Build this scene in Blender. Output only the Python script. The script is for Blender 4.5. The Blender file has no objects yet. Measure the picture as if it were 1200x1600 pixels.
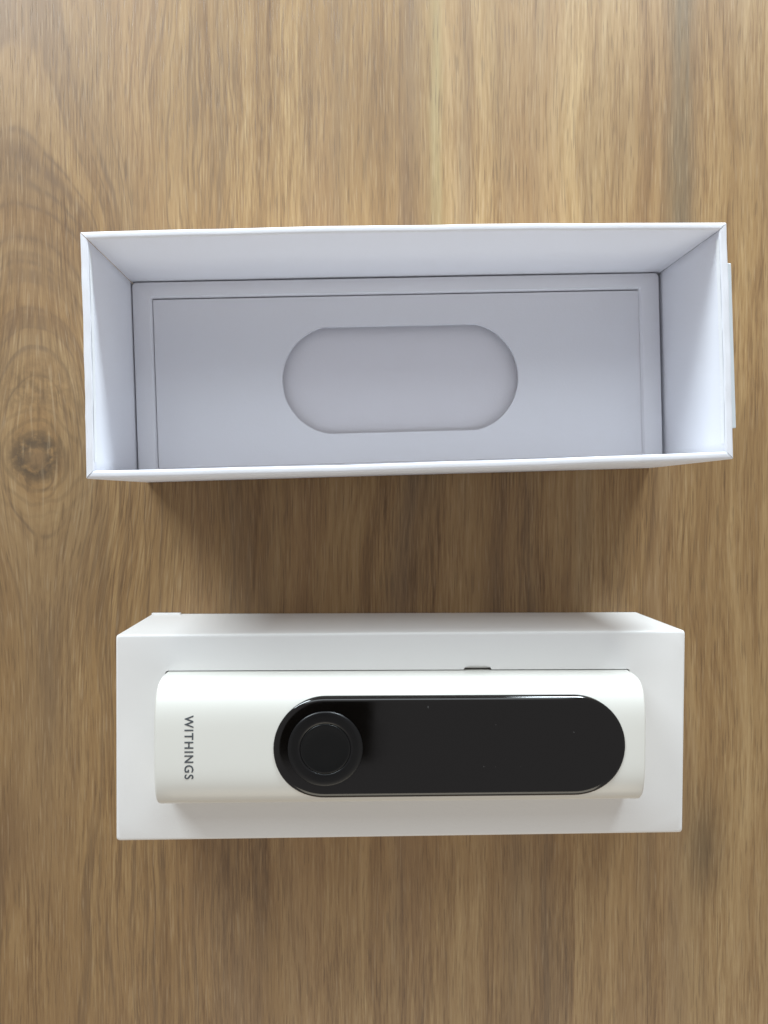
import bpy, bmesh, math, random
from mathutils import Vector, Matrix
random.seed(7)
S = bpy.context.scene
C = S.collection

# ------------------------------------------------------------------ camera
H = 0.28                      # lens height above the table (m)
RX, RY = -0.0176, -0.0393     # small tilt of the hand-held phone
cam_d = bpy.data.cameras.new('camera')
cam = bpy.data.objects.new('camera', cam_d); C.objects.link(cam)
cam.location = (0, 0, H)
cam.rotation_euler = (RX, RY, 0)
cam_d.sensor_fit = 'VERTICAL'; cam_d.sensor_height = 32; cam_d.sensor_width = 24; cam_d.lens = 24
cam_d.clip_start = 0.004; cam_d.clip_end = 50
cam_d.dof.use_dof = True; cam_d.dof.focus_distance = 0.226; cam_d.dof.aperture_fstop = 32
S.camera = cam
S.render.resolution_x, S.render.resolution_y = 768, 1024
CR = cam.rotation_euler.to_matrix()

# ------------------------------------------------------------------ light: a room in daylight, windows beyond the far table edge
w = bpy.data.worlds.new('World'); S.world = w; w.use_nodes = True
bg = w.node_tree.nodes['Background']
bg.inputs[0].default_value = (0.425, 0.410, 0.415, 1); bg.inputs[1].default_value = 0.74

def window(name, pos, aim, sx, sy, watt, col):
    l = bpy.data.lights.new(name, 'AREA'); l.shape = 'RECTANGLE'; l.size = sx; l.size_y = sy
    l.energy = watt; l.color = col
    o = bpy.data.objects.new(name, l); C.objects.link(o)
    o.location = pos
    o.rotation_euler = (Vector(aim) - Vector(pos)).to_track_quat('-Z', 'Y').to_euler()
    return o
window('window_light', (-0.60, 0.84, 0.36), (0, 0, 0.02), 0.44, 0.34, 11.8, (0.84, 0.94, 1.0))
window('window_light', (0.42, 0.95, 0.25), (0, 0, 0.02), 0.28, 0.16, 12.4, (0.82, 0.93, 1.0))
# the tall soft part of the window wall, and the warm side of the room behind the photographer
window('window_light', (-0.05, 0.95, 0.95), (0, 0, 0.02), 1.0, 0.5, 4.2, (0.86, 0.95, 1.0))
window('room_light', (0.15, -1.25, 0.75), (0, 0, 0.02), 1.2, 0.7, 5.4, (1.0, 0.93, 0.76))

vs = S.view_settings
vs.view_transform = 'Standard'; vs.look = 'None'; vs.exposure = 0; vs.gamma = 1; vs.use_curve_mapping = False
S.render.engine = 'CYCLES'

# ------------------------------------------------------------------ node helpers
class G:
    def __init__(s, name):
        s.m = bpy.data.materials.new(name); s.m.use_nodes = True
        s.t = s.m.node_tree; s.n = s.t.nodes
        s.b = s.n['Principled BSDF']
    def put(s, sock, v):
        if hasattr(v, 'is_linked'): s.t.links.new(v, sock)
        elif v is not None: sock.default_value = v
    def math(s, op, a, b=None, c=None, clamp=False):
        n = s.n.new('ShaderNodeMath'); n.operation = op; n.use_clamp = clamp
        for i, v in enumerate((a, b, c)):
            if v is not None: s.put(n.inputs[i], v)
        return n.outputs[0]
    def xyz(s, x, y, z=0.0):
        n = s.n.new('ShaderNodeCombineXYZ')
        for i, v in enumerate((x, y, z)): s.put(n.inputs[i], v)
        return n.outputs[0]
    def coord(s):
        tc = s.n.new('ShaderNodeTexCoord'); sp = s.n.new('ShaderNodeSeparateXYZ')
        s.t.links.new(tc.outputs['Object'], sp.inputs[0]); return tc.outputs['Object'], sp.outputs
    def noise(s, vec, scale=1.0, detail=2.0, rough=0.5):
        n = s.n.new('ShaderNodeTexNoise'); s.put(n.inputs['Vector'], vec)
        n.inputs['Scale'].default_value = scale; n.inputs['Detail'].default_value = detail
        n.inputs['Roughness'].default_value = rough
        return n.outputs['Fac']
    def ramp(s, fac, stops, interp='LINEAR'):
        n = s.n.new('ShaderNodeValToRGB'); n.color_ramp.interpolation = interp
        e = n.color_ramp.elements
        while len(e) < len(stops): e.new(0.5)
        for el, (p, c) in zip(e, stops):
            el.position = p; el.color = (c if len(c) == 4 else (*c, 1)) if isinstance(c, tuple) else (c, c, c, 1)
        s.put(n.inputs[0], fac); return n.outputs[0]
    def mix(s, fac, a, b, mode='MIX'):
        n = s.n.new('ShaderNodeMix'); n.data_type = 'RGBA'; n.blend_type = mode
        s.put(n.inputs[0], fac)
        s.put(n.inputs[6], a if hasattr(a, 'is_linked') else (*a, 1))
        s.put(n.inputs[7], b if hasattr(b, 'is_linked') else (*b, 1))
        return n.outputs[2]
    def gauss(s, v, c, wd):
        d = s.math('DIVIDE', s.math('SUBTRACT', v, c), wd)
        return s.math('EXPONENT', s.math('MULTIPLY', s.math('MULTIPLY', d, d), -1.0))
    def maprange(s, v, a, b, c=0.0, d=1.0, smooth=True):
        n = s.n.new('ShaderNodeMapRange'); n.interpolation_type = 'SMOOTHSTEP' if smooth else 'LINEAR'
        s.put(n.inputs[0], v)
        for i, k in enumerate((a, b, c, d)): n.inputs[i + 1].default_value = k
        return n.outputs[0]
    def bump(s, hgt, strength, dist, normal=None):
        n = s.n.new('ShaderNodeBump'); n.inputs['Strength'].default_value = strength
        n.inputs['Distance'].default_value = dist; s.put(n.inputs['Height'], hgt)
        if normal: s.put(n.inputs['Normal'], normal)
        return n.outputs[0]

# ------------------------------------------------------------------ materials
def wood_material():
    g = G('oak_laminate'); vec, (x, y, z) = g.coord()
    kx, ky = -0.1135, 0.0150                     # the knot
    wn = g.noise(g.xyz(g.math('MULTIPLY', x, 13), g.math('MULTIPLY', y, 6)), 1, 2)
    wob = g.math('MULTIPLY', g.math('SUBTRACT', wn, 0.5), 0.026)
    wn2 = g.noise(g.xyz(g.math('MULTIPLY', x, 60), g.math('MULTIPLY', y, 22)), 1, 2)
    wob2 = g.math('MULTIPLY', g.math('SUBTRACT', wn2, 0.5), 0.0056)
    near = g.gauss(x, kx + 0.004, 0.072)
    dx0 = g.math('SUBTRACT', x, kx); dy0 = g.math('SUBTRACT', y, ky)
    dx = g.math('ADD', dx0, g.math('ADD', wob, wob2))
    dy = g.math('ADD', dy0, wob)
    dys = g.math('MULTIPLY', g.math('TANH', g.math('DIVIDE', dy, 0.085)), 0.085)
    dys = g.math('SMOOTH_MAX', dys, -0.040, 0.03)
    sdy = g.math('MULTIPLY', dys, g.math('ADD', 0.06, g.math('MULTIPLY', near, 0.45)))
    h = g.math('SQRT', g.math('ADD', g.math('ADD', g.math('MULTIPLY', dx, dx), 0.00014), g.math('MULTIPLY', sdy, sdy)))
    # fibres run straight and only part round the knot
    part = g.math('EXPONENT', g.math('MULTIPLY', g.math('ADD', g.math('MULTIPLY', g.math('MULTIPLY', dx0, dx0), 700.0),
                  g.math('MULTIPLY', g.math('MULTIPLY', dy0, dy0), 420.0)), -1.0))
    hf = g.math('ADD', g.math('MULTIPLY', dx0, g.math('SUBTRACT', 1.0, g.math('MULTIPLY', part, 0.62))),
                g.math('ADD', g.math('MULTIPLY', wob, 0.09), g.math('MULTIPLY', wob2, 0.03)))
    yy = y
    def lines(fx, fy, seed, det=2, rough=0.5, hh=None):
        return g.noise(g.xyz(g.math('MULTIPLY', h if hh is None else hh, fx), g.math('MULTIPLY', yy, fy), seed), 1, det, rough)
    broad = lines(24, 2.2, 3.1, 3)
    mid = lines(170, 3.2, 7.7, 5, 0.68)
    fine = lines(430, 20, 1.3, 4, 0.62, hf)
    fib = lines(1500, 58, 5.5, 3, 0.7, hf)
    pore = lines(1900, 80, 9.2, 1, 0.5, hf)
    lowb = g.noise(g.xyz(g.math('MULTIPLY', x, 14), g.math('MULTIPLY', y, 9), 4.0), 1, 3)
    calm = g.math('SUBTRACT', 1.0, g.math('MULTIPLY', near, 0.50))
    patch = g.maprange(g.noise(g.xyz(g.math('MULTIPLY', x, 55), g.math('MULTIPLY', y, 12), 17.0), 1, 3), 0.36, 0.64, 0.45, 1.35)
    def dev(v, k, m=None):
        d = g.math('MULTIPLY', g.math('SUBTRACT', v, 0.5), k)
        return g.math('MULTIPLY', d, m) if m is not None else d
    t = g.math('ADD', g.math('ADD', dev(broad, 0.30, calm), dev(mid, 0.34, calm)),
               g.math('ADD', dev(fine, 0.13), dev(fib, 0.30, patch)))
    t = g.math('ADD', t, 0.535)
    t = g.math('ADD', g.math('MULTIPLY', g.math('SUBTRACT', t, 0.53), 1.70), 0.525)
    t = g.math('ADD', t, g.math('MULTIPLY', g.math('SUBTRACT', lowb, 0.5), 0.16))
    # a printed tone step along one stave
    edge = g.math('ADD', x, g.math('ADD', g.math('MULTIPLY', y, -0.0167), g.math('MULTIPLY', wob2, 0.10)))
    step = g.maprange(edge, 0.0645, 0.0668)
    t = g.math('ADD', t, g.math('MULTIPLY', g.math('SUBTRACT', step, 0.5), 0.045))
    col = g.ramp(t, [(0.30, (0.140, 0.074, 0.034)), (0.44, (0.268, 0.162, 0.076)), (0.53, (0.345, 0.218, 0.103)),
                     (0.62, (0.412, 0.274, 0.136)), (0.76, (0.525, 0.374, 0.205))])
    # dark growth lines sweeping round the knot
    rl = lines(150, 1.6, 31.0, 3, 0.5)
    ln = g.math('ADD', g.gauss(rl, 0.47, 0.016), g.math('ADD', g.gauss(rl, 0.58, 0.014), g.gauss(rl, 0.37, 0.016)))
    ln = g.math('MULTIPLY', ln, g.math('MULTIPLY', g.maprange(near, 0.12, 0.55), g.maprange(fine, 0.30, 0.58)))
    col = g.mix(g.math('MULTIPLY', ln, 0.66), col, (0.165, 0.100, 0.055))
    # greyish mineral streaks
    grey = g.ramp(lines(62, 3, 12.4, 3, 0.55), [(0.52, 0.0), (0.70, 1.0)])
    col = g.mix(g.math('MULTIPLY', grey, 0.26), col, (0.235, 0.190, 0.138))
    pink = g.ramp(lines(45, 3, 21.0, 2), [(0.50, 0.0), (0.72, 1.0)])
    col = g.mix(g.math('MULTIPLY', pink, 0.40), col, (0.33, 0.200, 0.105))
    xs = g.math('ADD', x, g.math('MULTIPLY', wob2, 0.7))
    def streak(cx, wd, y0, y1, amt, colr):
        nonlocal col
        m = g.math('MULTIPLY', g.gauss(xs, cx, wd), g.maprange(y, y0, y1))
        br = g.maprange(fine, 0.25, 0.6)
        m = g.math('MULTIPLY', g.math('MULTIPLY', m, g.math('ADD', 0.45, g.math('MULTIPLY', br, 0.55))), amt)
        col = g.mix(m, col, colr)
    streak(0.1205, 0.0046, 0.02, 0.10, 0.78, (0.165, 0.130, 0.088))
    streak(0.0300, 0.0022, -0.02, 0.09, 0.50, (0.42, 0.36, 0.20))
    streak(0.0200, 0.0034, -0.02, 0.09, 0.55, (0.20, 0.130, 0.085))
    streak(0.0400, 0.0036, -0.05, 0.09, 0.40, (0.23, 0.155, 0.10))
    streak(-0.0050, 0.0030, -0.05, 0.12, 0.35, (0.22, 0.15, 0.095))
    # smudge beside the holder's corner
    m = g.math('MULTIPLY', g.gauss(xs, 0.1310, 0.0062), g.gauss(y, -0.1300, 0.019))
    col = g.mix(g.math('MULTIPLY', m, 0.60), col, (0.120, 0.088, 0.055))
    m = g.math('MULTIPLY', g.gauss(xs, -0.1270, 0.010), g.gauss(y, -0.1230, 0.022))
    col = g.mix(g.math('MULTIPLY', m, 0.55), col, (0.150, 0.085, 0.048))
    # the knot: rings and a grey-brown heart
    rx = g.math('ADD', g.math('SUBTRACT', x, kx), g.math('MULTIPLY', wob2, 1.2))
    ry = g.math('ADD', g.math('SUBTRACT', y, ky), g.math('MULTIPLY', wob2, -0.9))
    r = g.math('SQRT', g.math('ADD', g.math('MULTIPLY', rx, rx), g.math('MULTIPLY', ry, ry)))
    ring = g.math('SINE', g.math('ADD', g.math('MULTIPLY', r, 1500.0), g.math('MULTIPLY', wn2, 16.0)))
    blotch = g.noise(vec, 330, 3, 0.6)
    dark = g.math('MULTIPLY', g.gauss(r, 0.0056, 0.0040), g.maprange(blotch, 0.26, 0.58))
    col = g.mix(g.math('MULTIPLY', dark, 0.95), col, (0.105, 0.075, 0.050))
    col = g.mix(g.math('MULTIPLY', g.gauss(r, 0.0, 0.0034), 0.55), col, (0.24, 0.155, 0.09))
    rr = g.math('MULTIPLY', g.math('MULTIPLY', g.maprange(ring, 0.1, 1.0), g.gauss(r, 0.009, 0.012)), 0.34)
    col = g.mix(rr, col, (0.15, 0.10, 0.058))
    halo = g.math('MULTIPLY', g.gauss(rx, 0.0, 0.016), g.gauss(ry, 0.024, 0.010))
    col = g.mix(g.math('MULTIPLY', g.math('MULTIPLY', halo, g.maprange(blotch, 0.35, 0.65)), 0.55), col, (0.16, 0.105, 0.06))
    # pores
    pm = g.ramp(pore, [(0.60, 0.0), (0.68, 1.0)])
    col = g.mix(g.math('MULTIPLY', pm, 0.36), col, (0.13, 0.085, 0.05))
    pl = g.ramp(pore, [(0.28, 1.0), (0.40, 0.0)])
    col = g.mix(g.math('MULTIPLY', pl, 0.24), col, (0.55, 0.43, 0.29))
    col = g.mix(1.0, col, (0.965, 0.930, 0.845), 'MULTIPLY')
    g.put(g.b.inputs['Base Color'], col)
    g.put(g.b.inputs['Roughness'], g.math('ADD', 0.32, g.math('MULTIPLY', fine, 0.22)))
    hh = g.math('ADD', g.math('MULTIPLY', fib, 0.7), g.math('MULTIPLY', pm, -0.8))
    g.put(g.b.inputs['Normal'], g.bump(hh, 0.5, 0.00010))
    return g.m

def paper_material(name, col, rough=0.55, fibre=0.5):
    g = G(name); vec, _ = g.coord()
    n1 = g.noise(vec, 22, 3, 0.5)
    n2 = g.noise(vec, 1700, 2, 0.5)
    dk = tuple(c * 0.965 for c in col)
    c = g.mix(n1, dk, col)
    c = g.mix(g.math('MULTIPLY', g.noise(vec, 900, 2, 0.6), 0.10), c, tuple(k * 0.86 for k in col))
    sp = g.ramp(g.noise(vec, 420, 2, 0.4), [(0.78, 0.0), (0.86, 1.0)])
    c = g.mix(g.math('MULTIPLY', sp, 0.06), c, (0.5, 0.48, 0.44))
    g.put(g.b.inputs['Base Color'], c)
    g.put(g.b.inputs['Roughness'], g.math('ADD', rough - 0.05, g.math('MULTIPLY', n1, 0.1)))
    g.put(g.b.inputs['Normal'], g.bump(n2, fibre, 0.00006))
    g.b.inputs['Specular IOR Level'].default_value = 0.4
    return g.m

def plastic_material(name, col, rough, coat=0.0, bump=0.12):
    g = G(name); vec, _ = g.coord()
    n = g.noise(vec, 2600, 2)
    g.put(g.b.inputs['Base Color'], g.mix(g.noise(vec, 30, 2), tuple(c * 0.97 for c in col), col))
    g.put(g.b.inputs['Roughness'], g.math('ADD', rough - 0.03, g.math('MULTIPLY', g.noise(vec, 60, 3), 0.06)))
    g.b.inputs['Coat Weight'].default_value = coat; g.b.inputs['Coat Roughness'].default_value = 0.12
    if bump: g.put(g.b.inputs['Normal'], g.bump(n, bump, 0.00002))
    return g.m

def glass_material():
    g = G('black_glass'); vec, _ = g.coord()
    dust = g.ramp(g.noise(vec, 900, 1, 0.4), [(0.800, 0.0), (0.835, 1.0)])
    smear = g.ramp(g.noise(vec, 55, 3, 0.6), [(0.40, 0.0), (0.75, 1.0)])
    c = g.mix(g.math('MULTIPLY', dust, 0.10), (0.0026, 0.0022, 0.0019), (0.45, 0.45, 0.45))
    g.put(g.b.inputs['Base Color'], c)
    g.put(g.b.inputs['Roughness'], g.math('ADD', g.math('ADD', 0.075, g.math('MULTIPLY', smear, 0.09)), g.math('MULTIPLY', dust, 0.4)))
    g.b.inputs['IOR'].default_value = 1.62
    return g.m

M_WOOD = wood_material()
M_BOX = paper_material('white_wrapping_paper', (0.836, 0.846, 0.895), 0.50)
M_EDGE = paper_material('torn_paper_edge', (0.86, 0.87, 0.88), 0.6)
M_TRAY = paper_material('white_insert_card', (0.825, 0.825, 0.865), 0.62)
M_FLOOR = paper_material('grey_white_card', (0.80, 0.785, 0.825), 0.6)
M_CARD = paper_material('satin_white_card', (0.865, 0.855, 0.840), 0.42, 0.3)
M_TAPE = plastic_material('pale_seal_film', (0.74, 0.80, 0.84), 0.25, 0.3)
M_BODY = plastic_material('white_satin_plastic', (0.79, 0.78, 0.725), 0.30, 0.10)
M_GLASS = glass_material()
M_BTN = plastic_material('black_satin_button', (0.0028, 0.0028, 0.0032), 0.33)
M_BTN2 = plastic_material('black_sensor_face', (0.0030, 0.0034, 0.0036), 0.30)
M_INK = plastic_material('dark_grey_print', (0.085, 0.095, 0.105), 0.5, 0, 0)
M_DARK = plastic_material('dark_phone_glass', (0.010, 0.010, 0.012), 0.25, 0, 0)

# ------------------------------------------------------------------ object helpers
def link(name, bm, mat, parent=None, smooth=None, loc=None, rot=0.0):
    me = bpy.data.meshes.new(name)
    bmesh.ops.recalc_face_normals(bm, faces=bm.faces[:])
    if smooth is not None:
        for f in bm.faces: f.smooth = True
        for e in bm.edges:
            if len(e.link_faces) == 2: e.smooth = e.calc_face_angle(0) < math.radians(smooth)
    bm.to_mesh(me); bm.free(); me.materials.append(mat)
    o = bpy.data.objects.new(name, me); C.objects.link(o)
    if parent: o.parent = parent
    if loc: o.location = loc
    o.rotation_euler.z = rot
    return o
def thing(name, label, cat, loc=(0, 0, 0), rot=0.0, group=None):
    o = bpy.data.objects.new(name, None); C.objects.link(o)
    o.empty_display_size = 0.01
    o.location = loc; o.rotation_euler.z = rot; o['label'] = label; o['category'] = cat
    if group: o['group'] = group
    return o
def lerp(a, b, t): return a + (b - a) * t
def ray(px, py, z):
    """world point at height z under a pixel of the 1200x1600 photograph (used once, to measure corner positions)"""
    d = CR @ Vector(((px - 600) / 1200, -(py - 800) / 1200, -1.0))
    t = (z - H) / d.z
    return Vector((t * d.x, t * d.y, z))
def rect(cx, cy, wx, wy, a, z=0.0):
    ca, sa = math.cos(a), math.sin(a)
    return [Vector((cx + ca * sx * wx / 2 - sa * sy * wy / 2, cy + sa * sx * wx / 2 + ca * sy * wy / 2, z))
            for sx, sy in ((-1, 1), (1, 1), (1, -1), (-1, -1))]
def rounded_rect(x0, x1, y0, y1, r, n=5):
    pts = []
    for cx, cy, a0 in ((x1 - r, y1 - r, 0), (x0 + r, y1 - r, 90), (x0 + r, y0 + r, 180), (x1 - r, y0 + r, 270)):
        for k in range(n + 1):
            a = math.radians(a0 + 90 * k / n); pts.append((cx + r * math.cos(a), cy + r * math.sin(a)))
    return pts
def loop_verts(bm, pts, z): return [bm.verts.new((p[0], p[1], z)) for p in pts]
def bridge(bm, A, B):
    n = len(A)
    for i in range(n): bm.faces.new((A[i], A[(i + 1) % n], B[(i + 1) % n], B[i]))
def edges_of(bm, L):
    out = []
    for i in range(len(L)):
        e = bm.edges.get((L[i], L[(i + 1) % len(L)])) or bm.edges.new((L[i], L[(i + 1) % len(L)])); out.append(e)
    return out
def fill_between(bm, A, B):
    bmesh.ops.triangle_fill(bm, use_beauty=True, use_dissolve=False, edges=edges_of(bm, A) + edges_of(bm, B))
def plate_with_hole(outer, hole, z0, z1):
    bm = bmesh.new()
    At, Bt = loop_verts(bm, outer, z1), loop_verts(bm, hole, z1)
    Ab, Bb = loop_verts(bm, outer, z0), loop_verts(bm, hole, z0)
    fill_between(bm, At, Bt); fill_between(bm, Ab, Bb)
    bridge(bm, At, Ab); bridge(bm, Bt, Bb)
    return bm
def box_bm(x0, x1, y0, y1, z0, z1, bev=0.0, seg=2):
    bm = bmesh.new(); bmesh.ops.create_cube(bm, size=1)
    for v in bm.verts:
        v.co = Vector((lerp(x0, x1, v.co.x + .5), lerp(y0, y1, v.co.y + .5), lerp(z0, z1, v.co.z + .5)))
    if bev: bmesh.ops.bevel(bm, geom=bm.edges[:], offset=bev, segments=seg, affect='EDGES', profile=0.5)
    return bm

# ------------------------------------------------------------------ the table (one printed oak laminate top)
tb = box_bm(-0.75, 0.75, -0.70, 0.62, -0.028, 0.0, 0.0015)
table = link('table', tb, M_WOOD, smooth=40)
table['kind'] = 'structure'
table['label'] = 'brown oak laminate table top with vertical grain and a dark knot'

# ------------------------------------------------------------------ the open box (rim corners measured, base a true rectangle)
B1c, B1w, B1d, B1a, B1h = (0.0164, 0.0428), 0.1838, 0.0686, 0.0296, 0.0618
TH = 0.0022
ob = thing('open_box', 'deep empty white rectangular paper box, open at the top', 'box', (B1c[0], B1c[1], 0), B1a)
inv = Matrix.Rotation(-B1a, 3, 'Z')
def loc1(p): return inv @ (Vector(p) - Vector((B1c[0], B1c[1], 0)))
rimO = [loc1(ray(px, py, B1h)) for px, py in ((124, 362), (1136, 347), (1146.5, 717), (134, 748))]
baseO = [Vector((sx * B1w / 2, sy * B1d / 2, 0.0)) for sx, sy in ((-1, 1), (1, 1), (1, -1), (-1, -1))]
def inset(q, t):
    out = []
    for i in range(4):
        p, a, b = q[i], q[i - 1], q[(i + 1) % 4]
        da, db = (a - p).normalized(), (b - p).normalized()
        out.append(p + (da + db) * t)
    return out
rimI, baseI = inset(rimO, TH), inset(baseO, TH)
TR_H = 0.0205
def wall_pt(i, t, s, bow):
    """point on wall i, t along it, s = (0 outer .. 1 inner), as (base, rim) pair"""
    j = (i + 1) % 4
    o_b, o_t = lerp(baseO[i], baseO[j], t), lerp(rimO[i], rimO[j], t)
    i_b, i_t = lerp(baseI[i], baseI[j], t), lerp(rimI[i], rimI[j], t)
    nrm = Vector((rimO[j].y - rimO[i].y, -(rimO[j].x - rimO[i].x), 0)).normalized() * -1
    off = nrm * bow * (1 - (2 * t - 1) ** 2)
    return lerp(o_b, i_b, s), lerp(o_t, i_t, s) + off
BOWS = [0.0007, 0.0002, 0.0005, -0.0002]
def wall_mesh(i):
    bm = bmesh.new(); n = 24; rr = 0.0007; rows = []
    sec = [(0, 1.0, True)]
    prof = []
    for k in range(5):
        a = math.pi / 2 * k / 4; prof.append((rr * (1 - math.cos(a)) / TH, -rr * (1 - math.sin(a))))
    for k in range(5):
        a = math.pi / 2 * k / 4; prof.append((1 - rr * (1 - math.sin(a)) / TH, -rr * (1 - math.cos(a))))
    for q in range(n + 1):
        t = lerp(0.0, 1.0, q / n)
        L = (rimO[(i + 1) % 4] - rimO[i]).length
        e = 0.00012 / L
        t = lerp(e, 1 - e, t)
        wv = 0.00006 * math.sin(q * 1.9 + i) + 0.00006 * math.sin(q * 0.8 + 2 * i)
        row = [wall_pt(i, t, 0, BOWS[i])[0] + Vector((0, 0, 0.0002))]
        for s, dz in prof:
            b, p = wall_pt(i, t, s, BOWS[i]); env = min(1.0, 4 * min(t, 1 - t))
            jt = env * (0.00006 * math.sin(q * 0.9 + 2 * i) + 0.00003 * math.sin(q * 2.3 + i))
            row.append(p + Vector((jt if i % 2 else 0, 0 if i % 2 else jt, dz + wv)))
        row.append(wall_pt(i, t, 1, BOWS[i])[0] + Vector((0, 0, 0.0002)))
        rows.append([bm.verts.new(p) for p in row])
    for a, b in zip(rows, rows[1:]):
        m = len(a)
        for k in range(m): bm.faces.new((a[k], a[(k + 1) % m], b[(k + 1) % m], b[k]))
    bm.faces.new(rows[0]); bm.faces.new(rows[-1])
    return bm
for i, nm in enumerate(('side_wall', 'end_wall', 'side_wall', 'end_wall')):
    wo = link(nm, wall_mesh(i), M_BOX, ob, smooth=50)
    # ragged turned-in paper just under the rim
    if nm == 'end_wall':
        bm = bmesh.new(); n = 110; top, low = [], []
        for q in range(n + 1):
            t = lerp(0.035, 0.965, q / n)
            b, p = wall_pt(i, t, 1.0, BOWS[i]); _, p2 = wall_pt(i, t, 1.09, BOWS[i])
            dn = (b - p).normalized()
            ins = (p2 - p)
            top.append(bm.verts.new(p + ins * 0.4 + dn * 0.0006))
            low.append(bm.verts.new(p + ins + dn * (0.0022 + (0.00035 if q % 2 else 0) + random.uniform(-.0001, .0001))))
        for q in range(n): bm.faces.new((top[q], top[q + 1], low[q + 1], low[q]))
        link('paper_edge', bm, M_EDGE, wo)
link('bottom_panel', box_bm(-B1w / 2 + TH, B1w / 2 - TH, -B1d / 2 + TH, B1d / 2 - TH, 0.0002, 0.0016), M_FLOOR, ob)
# pale film seal standing off the right-hand end wall
bm = bmesh.new()
pa, pb = loc1(ray(1138, 411, 0.0575)), loc1(ray(1149.5, 670, 0.0575))
xo = 0.0
pts = [(pa.x - 0.0022, pa.y), (pa.x + 0.0006, pa.y - 0.0002), (pb.x - 0.0001, pb.y + 0.0002), (pb.x - 0.0030, pb.y)]
A = [bm.verts.new((p[0], p[1], 0.0581)) for p in pts]; Bv = [bm.verts.new((p[0] - (0.0006 if k in (1, 2) else 0), p[1], 0.0480)) for k, p in enumerate(pts)]
bm.faces.new(A); bm.faces.new(Bv); bridge(bm, A, Bv)
bmesh.ops.bevel(bm, geom=bm.edges[:], offset=0.0002, segments=1, affect='EDGES')
so = link('seal_tab', bm, M_TAPE, ob); so['label'] = 'pale translucent seal tab on the outside of the end wall'

# ------------------------------------------------------------------ insert tray lying in the box
tr = thing('insert_tray', 'shallow white card insert with oval cutout lying inside the open box', 'insert', (B1c[0], B1c[1], 0.0017), B1a)
ix0, ix1 = -B1w / 2 + TH + 0.0004, B1w / 2 - TH - 0.0010
iy0, iy1 = -B1d / 2 + TH + 0.0006, B1d / 2 - TH - 0.0004
th = TR_H - 0.0017
def tl(px, py, z):
    p = loc1(ray(px, py, z)); return (p.x, p.y)
rTL, rTR = tl(235, 463, TR_H), tl(1001, 450, TR_H)
ox0, ox1 = rTL[0], rTR[0]; oy1 = (rTL[1] + rTR[1]) / 2; oy0 = iy0 + 0.0012
bm = bmesh.new()
ro = [rounded_rect(ix0 + k, ix1 - k, iy0 + k, iy1 - k, 0.0014, 5) for k in (0, 0, 0.0002, 0.0007)]
ri = [rounded_rect(ox0 - k, ox1 + k, oy0 - k, oy1 + k, 0.0006 + k, 5) for k in (0.0011, 0.0003, 0, 0)]
L = [loop_verts(bm, ro[0], 0), loop_verts(bm, ro[1], th - 0.0007), loop_verts(bm, ro[2], th - 0.0002), loop_verts(bm, ro[3], th),
     loop_verts(bm, ri[0], th), loop_verts(bm, ri[1], th - 0.0003), loop_verts(bm, ri[2], th - 0.0011), loop_verts(bm, ri[3], 0.004)]
for a, b in zip(L, L[1:]): bridge(bm, a, b)
bridge(bm, L[-1], L[0])
link('frame', bm, M_TRAY, tr, smooth=35)
# recessed panel with the oval (two arcs joined by straight edges with a slight kink)
zc = th - 0.0020
P = {k: tl(px, py, zc + 0.0017) for k, (px, py) in dict(TL=(505, 511), TR=(742, 506), BR=(745, 672), BL=(515, 678), L=(441, 592), R=(810, 585)).items()}
def arc3(a, m, b, n=28):
    ax, ay = a; bx, by = m; cx, cy = b
    d = 2 * (ax * (by - cy) + bx * (cy - ay) + cx * (ay - by))
    ux = ((ax**2 + ay**2) * (by - cy) + (bx**2 + by**2) * (cy - ay) + (cx**2 + cy**2) * (ay - by)) / d
    uy = ((ax**2 + ay**2) * (cx - bx) + (bx**2 + by**2) * (ax - cx) + (cx**2 + cy**2) * (bx - ax)) / d
    r = math.hypot(ax - ux, ay - uy); a0, am, a1 = (math.atan2(q[1] - uy, q[0] - ux) for q in (a, m, b))
    def norm(x): return x % (2 * math.pi)
    if norm(am - a0) <= norm(a1 - a0): sp = norm(a1 - a0)
    else: sp = -norm(a0 - a1)
    return [(ux + r * math.cos(a0 + sp * k / n), uy + r * math.sin(a0 + sp * k / n)) for k in range(n + 1)]
oval = arc3(P['TL'], P['L'], P['BL']) + [((P['BL'][0] * (1 - k) + P['BR'][0] * k), (P['BL'][1] * (1 - k) + P['BR'][1] * k)) for k in (0.25, 0.5, 0.75)] \
     + arc3(P['BR'], P['R'], P['TR']) + [((P['TR'][0] * (1 - k) + P['TL'][0] * k), (P['TR'][1] * (1 - k) + P['TL'][1] * k)) for k in (0.25, 0.5, 0.75)]
outer = rounded_rect(ox0 + 0.0003, ox1 - 0.0001, oy0 + 0.0001, oy1 - 0.0005, 0.0004, 3)
link('card_panel', plate_with_hole(outer, oval, zc - 0.0012, zc), M_TRAY, tr)
link('tray_floor', box_bm(ox0 + 0.0002, ox1 - 0.0006, oy0 + 0.0002, oy1 - 0.0004, 0.0, zc - 0.0036), M_FLOOR, tr)

# ------------------------------------------------------------------ the holder box with its cut-out
B2c, B2w, B2d, B2a, B2h = (0.0158, -0.0741), 0.1783, 0.0644, -0.0021, 0.0409
hb = thing('holder_box', 'low white card presentation box with a device set into its top', 'box', (B2c[0], B2c[1], 0), B2a)
inv2 = Matrix.Rotation(-B2a, 3, 'Z')
def loc2(p): return inv2 @ (Vector(p) - Vector((B2c[0], B2c[1], 0)))
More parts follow.
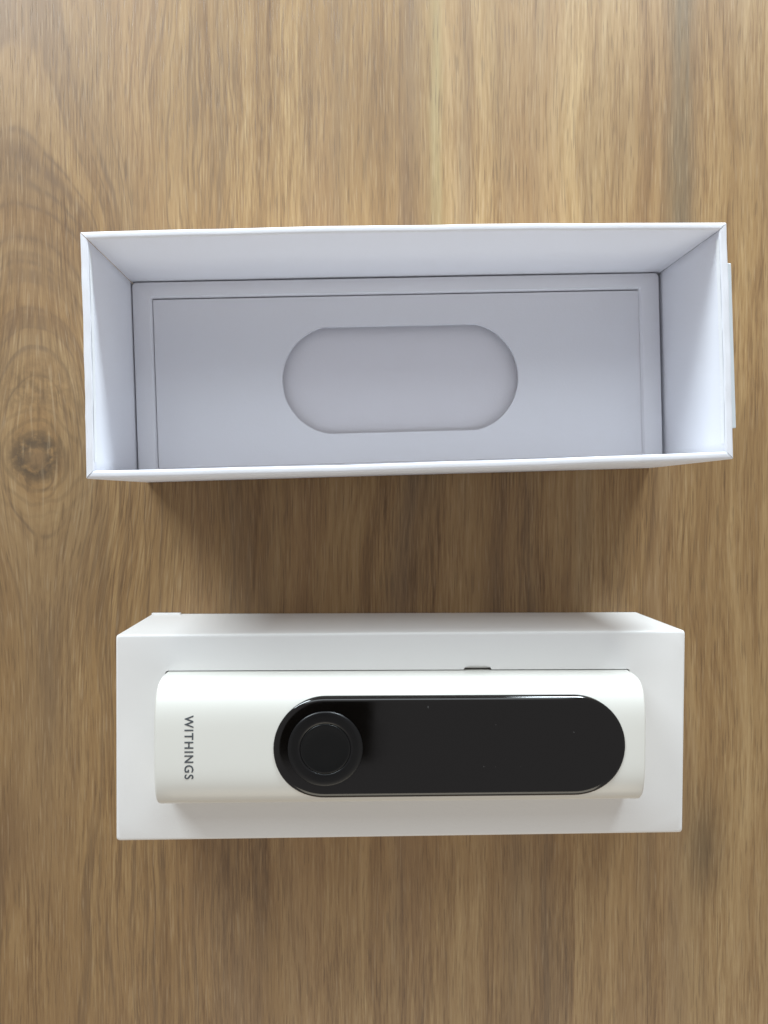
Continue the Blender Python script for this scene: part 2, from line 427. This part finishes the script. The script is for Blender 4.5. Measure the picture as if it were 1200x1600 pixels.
# device frame (shared by the cut-out)
DL, DA, DB, DN = 0.1450, 0.0190, 0.0150, 4.2
Dc, Drot = (0.01445, -0.0729), -0.0050
def dev2box(x, y):
    ca, sa = math.cos(Drot), math.sin(Drot)
    p = loc2((Dc[0] + ca * x - sa * y, Dc[1] + sa * x + ca * y, 0)); return (p.x, p.y)
q2 = [loc2(ray(px, py, B2h)) for px, py in ((180.5, 992), (1071.5, 985), (1067, 1301.5), (181, 1314.5))]
b2 = [Vector((sx * B2w / 2, sy * B2d / 2, 0)) for sx, sy in ((-1, 1), (1, 1), (1, -1), (-1, -1))]
def quad_ring(q, ins, r, n=4, m=14):
    """points round a quad with rounded corners and subdivided sides, counter-clockwise"""
    qi = inset(q, ins) if ins else q
    out = []
    order = [1, 0, 3, 2]
    for a in range(4):
        p = qi[order[a]]; nx = qi[order[(a + 1) % 4]]; pv = qi[order[a - 1]]
        d0, d1 = (pv - p).normalized(), (nx - p).normalized()
        s, e = p + d0 * r, p + d1 * r
        for k in range(n + 1):
            t = k / n; out.append((1 - t)**2 * s + 2 * t * (1 - t) * p + t * t * e)
        s2 = nx + (p - nx).normalized() * r
        for k in range(1, m): out.append(lerp(e, s2, k / m))
    return out
bm = bmesh.new(); rr = 0.0009
rings = [(b2, 0, 0.0002), (q2, 0, B2h - rr)] + [(q2, rr * (1 - math.cos(math.pi / 2 * k / 4)), B2h - rr * (1 - math.sin(math.pi / 2 * k / 4))) for k in range(1, 5)]
Ls = []
for q, ins, z in rings:
    Ls.append([bm.verts.new((p.x, p.y, z)) for p in quad_ring(q, ins, 0.0011)])
for a, b in zip(Ls, Ls[1:]): bridge(bm, a, b)
hx, hy0, hy1 = DL / 2 + 0.0005, -DA - 0.0010, DA + 0.00028
base = rounded_rect(-hx, hx, hy0, hy1, 0.0012, 4)       # starts at right end of the far edge
ncut = []
nx0, nx1, nd = 0.0199, 0.0287, 0.0012                   # finger notch in the far edge
far = [(nx1, hy1), (nx1 - 0.0004, hy1 + nd * 0.6), (nx1 - 0.0018, hy1 + nd), (nx0 + 0.0018, hy1 + nd), (nx0 + 0.0004, hy1 + nd * 0.6), (nx0, hy1)]
hole = base[:5] + far + base[5:]
hole = [dev2box(*p) for p in hole]
Hv = loop_verts(bm, hole, B2h)
fill_between(bm, Ls[-1], Hv)
Hd = loop_verts(bm, hole, B2h - 0.0007)
bridge(bm, Hv, Hd)
link('carton', bm, M_CARD, hb, smooth=40)
# cavity: walls and floor inside the opening
bm = bmesh.new()
W0 = loop_verts(bm, [dev2box(*p) for p in rounded_rect(-hx - 0.001, hx + 0.001, hy0 - 0.001, hy1 + 0.0035, 0.002, 4)], B2h - 0.0009)
W1 = loop_verts(bm, [dev2box(*p) for p in rounded_rect(-hx, hx, hy0, hy1 + 0.0004, 0.001, 4)], B2h - 0.0009)
W2 = loop_verts(bm, [dev2box(*p) for p in rounded_rect(-hx, hx, hy0, hy1 + 0.0004, 0.001, 4)], B2h - DB - 0.0006)
bridge(bm, W0, W1)
bridge(bm, W1, W2); bm.faces.new(W2)
link('cavity', bm, M_CARD, hb)
# glued flap at the foot of the far wall
p0, p1 = -B2w / 2 + 0.0006, -B2w / 2 + 0.0110
fl = link('glue_flap', box_bm(p0, p1, B2d / 2 - 0.0006, B2d / 2 + 0.0005, 0.0002, 0.0016, 0.0002, 1), M_CARD, hb)

# ------------------------------------------------------------------ the device
dv = thing('handheld_health_device', 'white handheld device with black oval glass panel and round button in the holder', 'device', (Dc[0], Dc[1], B2h), Drot)
def body_z(y, b=DB, a=DA, n=DN):
    return b * max(0.0, 1 - min(1.0, abs(y) / a) ** n) ** (1 / n)
bm = bmesh.new(); N = 120; rows = []
st = []
rb = 0.0008
for k in range(6):
    a = math.pi / 2 * k / 5; st.append((-DL / 2 + rb * (1 - math.sin(a)), rb * (1 - math.cos(a))))
st = st[::-1]                                            # from the flat end outwards to full section
st = [(x, i) for x, i in st]
xs = st + [(x, 0.0) for x in [(-DL / 2 + rb) + (DL - 2 * rb) * k / 30 for k in range(1, 30)]] + [(-x, i) for x, i in st[::-1]]
for x, ins in xs:
    row = []
    for k in range(N):
        a = 2 * math.pi * k / N; c, s = math.cos(a), math.sin(a)
        row.append(bm.verts.new((x, math.copysign(abs(c) ** (2 / DN), c) * (DA - ins), math.copysign(abs(s) ** (2 / DN), s) * (DB - ins))))
    rows.append(row)
for a, b in zip(rows, rows[1:]): bridge(bm, a, b)
bm.faces.new(rows[0]); bm.faces.new(rows[-1])
link('body', bm, M_BODY, dv, smooth=50)
# black glass panel
GR = 0.0151; gx0, gx1 = -0.03795, 0.06610; gy = -0.0003
def stadium(s, n=36):
    r = GR - s; a_, b_ = gx0 + GR, gx1 - GR; pts = []
    for k in range(n + 1): t = math.radians(-90 + 180 * k / n); pts.append((b_ + r * math.cos(t), r * math.sin(t)))
    for k in range(1, 16): pts.append((lerp(b_, a_, k / 16), r))
    for k in range(n + 1): t = math.radians(90 + 180 * k / n); pts.append((a_ + r * math.cos(t), r * math.sin(t)))
    for k in range(1, 16): pts.append((lerp(a_, b_, k / 16), -r))
    return pts
bm = bmesh.new(); EW = 0.0024; rows = []
for s in [0, 0, 0.00012, 0.0003, 0.0006, 0.0009, 0.0012, 0.0015, 0.0018, 0.0021, EW, 0.004, 0.007, 0.010, 0.013, 0.0147]:
    wgt = math.sqrt(max(0, 1 - (1 - min(s / EW, 1)) ** 2)) if rows else 0
    row = []
    for x, y in stadium(s):
        zt = DB + 0.00045 - 0.00010 * (y / GR) ** 2
        ze = body_z(y + gy) - (0.0006 if not rows else -0.0001)
        row.append(bm.verts.new((x, y + gy, lerp(ze, zt, wgt))))
    rows.append(row)
for a, b in zip(rows, rows[1:]): bridge(bm, a, b)
bm.faces.new(rows[-1])
gp = link('glass_panel', bm, M_GLASS, dv, smooth=60)
# round button with a dished centre
def lathe(prof, n=96):
    bm = bmesh.new(); rows = []
    for r, z in prof:
        rows.append([bm.verts.new((r * math.cos(2 * math.pi * k / n), r * math.sin(2 * math.pi * k / n), z)) for k in range(n)])
    for a, b in zip(rows, rows[1:]): bridge(bm, a, b)
    return bm, rows
zg = DB + 0.00045
bm, rw = lathe([(0.0110, -0.0002), (0.01095, 0.0002), (0.0108, 0.00036), (0.0106, 0.00044), (0.0095, 0.00046), (0.0082, 0.00043), (0.00755, 0.00040), (0.00745, 0.0003), (0.0074, 0.0001)])
bm.faces.new(rw[-1])
bt = link('button', bm, M_BTN, dv, smooth=60, loc=(-0.0228, -0.0003, zg))
bm, rw = lathe([(0.00725, 0.00005), (0.00722, 0.00034), (0.0071, 0.00040), (0.0067, 0.00036), (0.005, 0.00028), (0.003, 0.00023), (0.001, 0.00022)])
bm.faces.new(rw[-1])
link('button_face', bm, M_BTN2, bt, smooth=60)
# printed name
cu = bpy.data.curves.new('lettering', 'FONT'); cu.body = 'WITHINGS'; cu.size = 0.00375; cu.space_character = 1.2
cu.align_x = 'CENTER'; cu.align_y = 'CENTER'; cu.resolution_u = 6; cu.offset = 0.00006
to = bpy.data.objects.new('tmp', cu); C.objects.link(to)
dg = bpy.context.evaluated_depsgraph_get()
me = bpy.data.meshes.new_from_object(to.evaluated_get(dg))
bpy.data.objects.remove(to)
xs_ = [v.co.x for v in me.vertices]; ys_ = [v.co.y for v in me.vertices]
mx, my = (max(xs_) + min(xs_)) / 2, (max(ys_) + min(ys_)) / 2
kx_, ky_ = 0.0187 / (max(xs_) - min(xs_)), 0.00262 / (max(ys_) - min(ys_))
for v in me.vertices:
    u, q = (v.co.x - mx) * kx_, (v.co.y - my) * ky_
    X, Y = -0.0624 + q, 0.0002 - u                       # reads downwards, tops to the right
    v.co = Vector((X, Y, body_z(Y) + 0.00006))
me.materials.clear(); me.materials.append(M_INK)
lo = bpy.data.objects.new('lettering', me); C.objects.link(lo); lo.parent = dv
lo['label'] = 'dark grey printed letters WITHINGS reading downwards'

# ------------------------------------------------------------------ the phone taking the picture (seen only mirrored in the glass)
ph = thing('smartphone', 'dark smartphone held flat above the table, mirrored in the black glass', 'phone', (-0.026, -0.073, H + 0.003))
link('phone_body', box_bm(-0.038, 0.038, -0.085, 0.085, 0.0, 0.008, 0.0035, 4), M_DARK, ph, smooth=40)
bm, rw = lathe([(0.0085, 0.0), (0.0085, -0.0009), (0.0080, -0.0012), (0.0045, -0.0012), (0.0044, -0.0007)]); bm.faces.new(rw[-1])
link('camera_lens', bm, M_DARK, ph, smooth=50, loc=(0.026, 0.055, 0.0002))
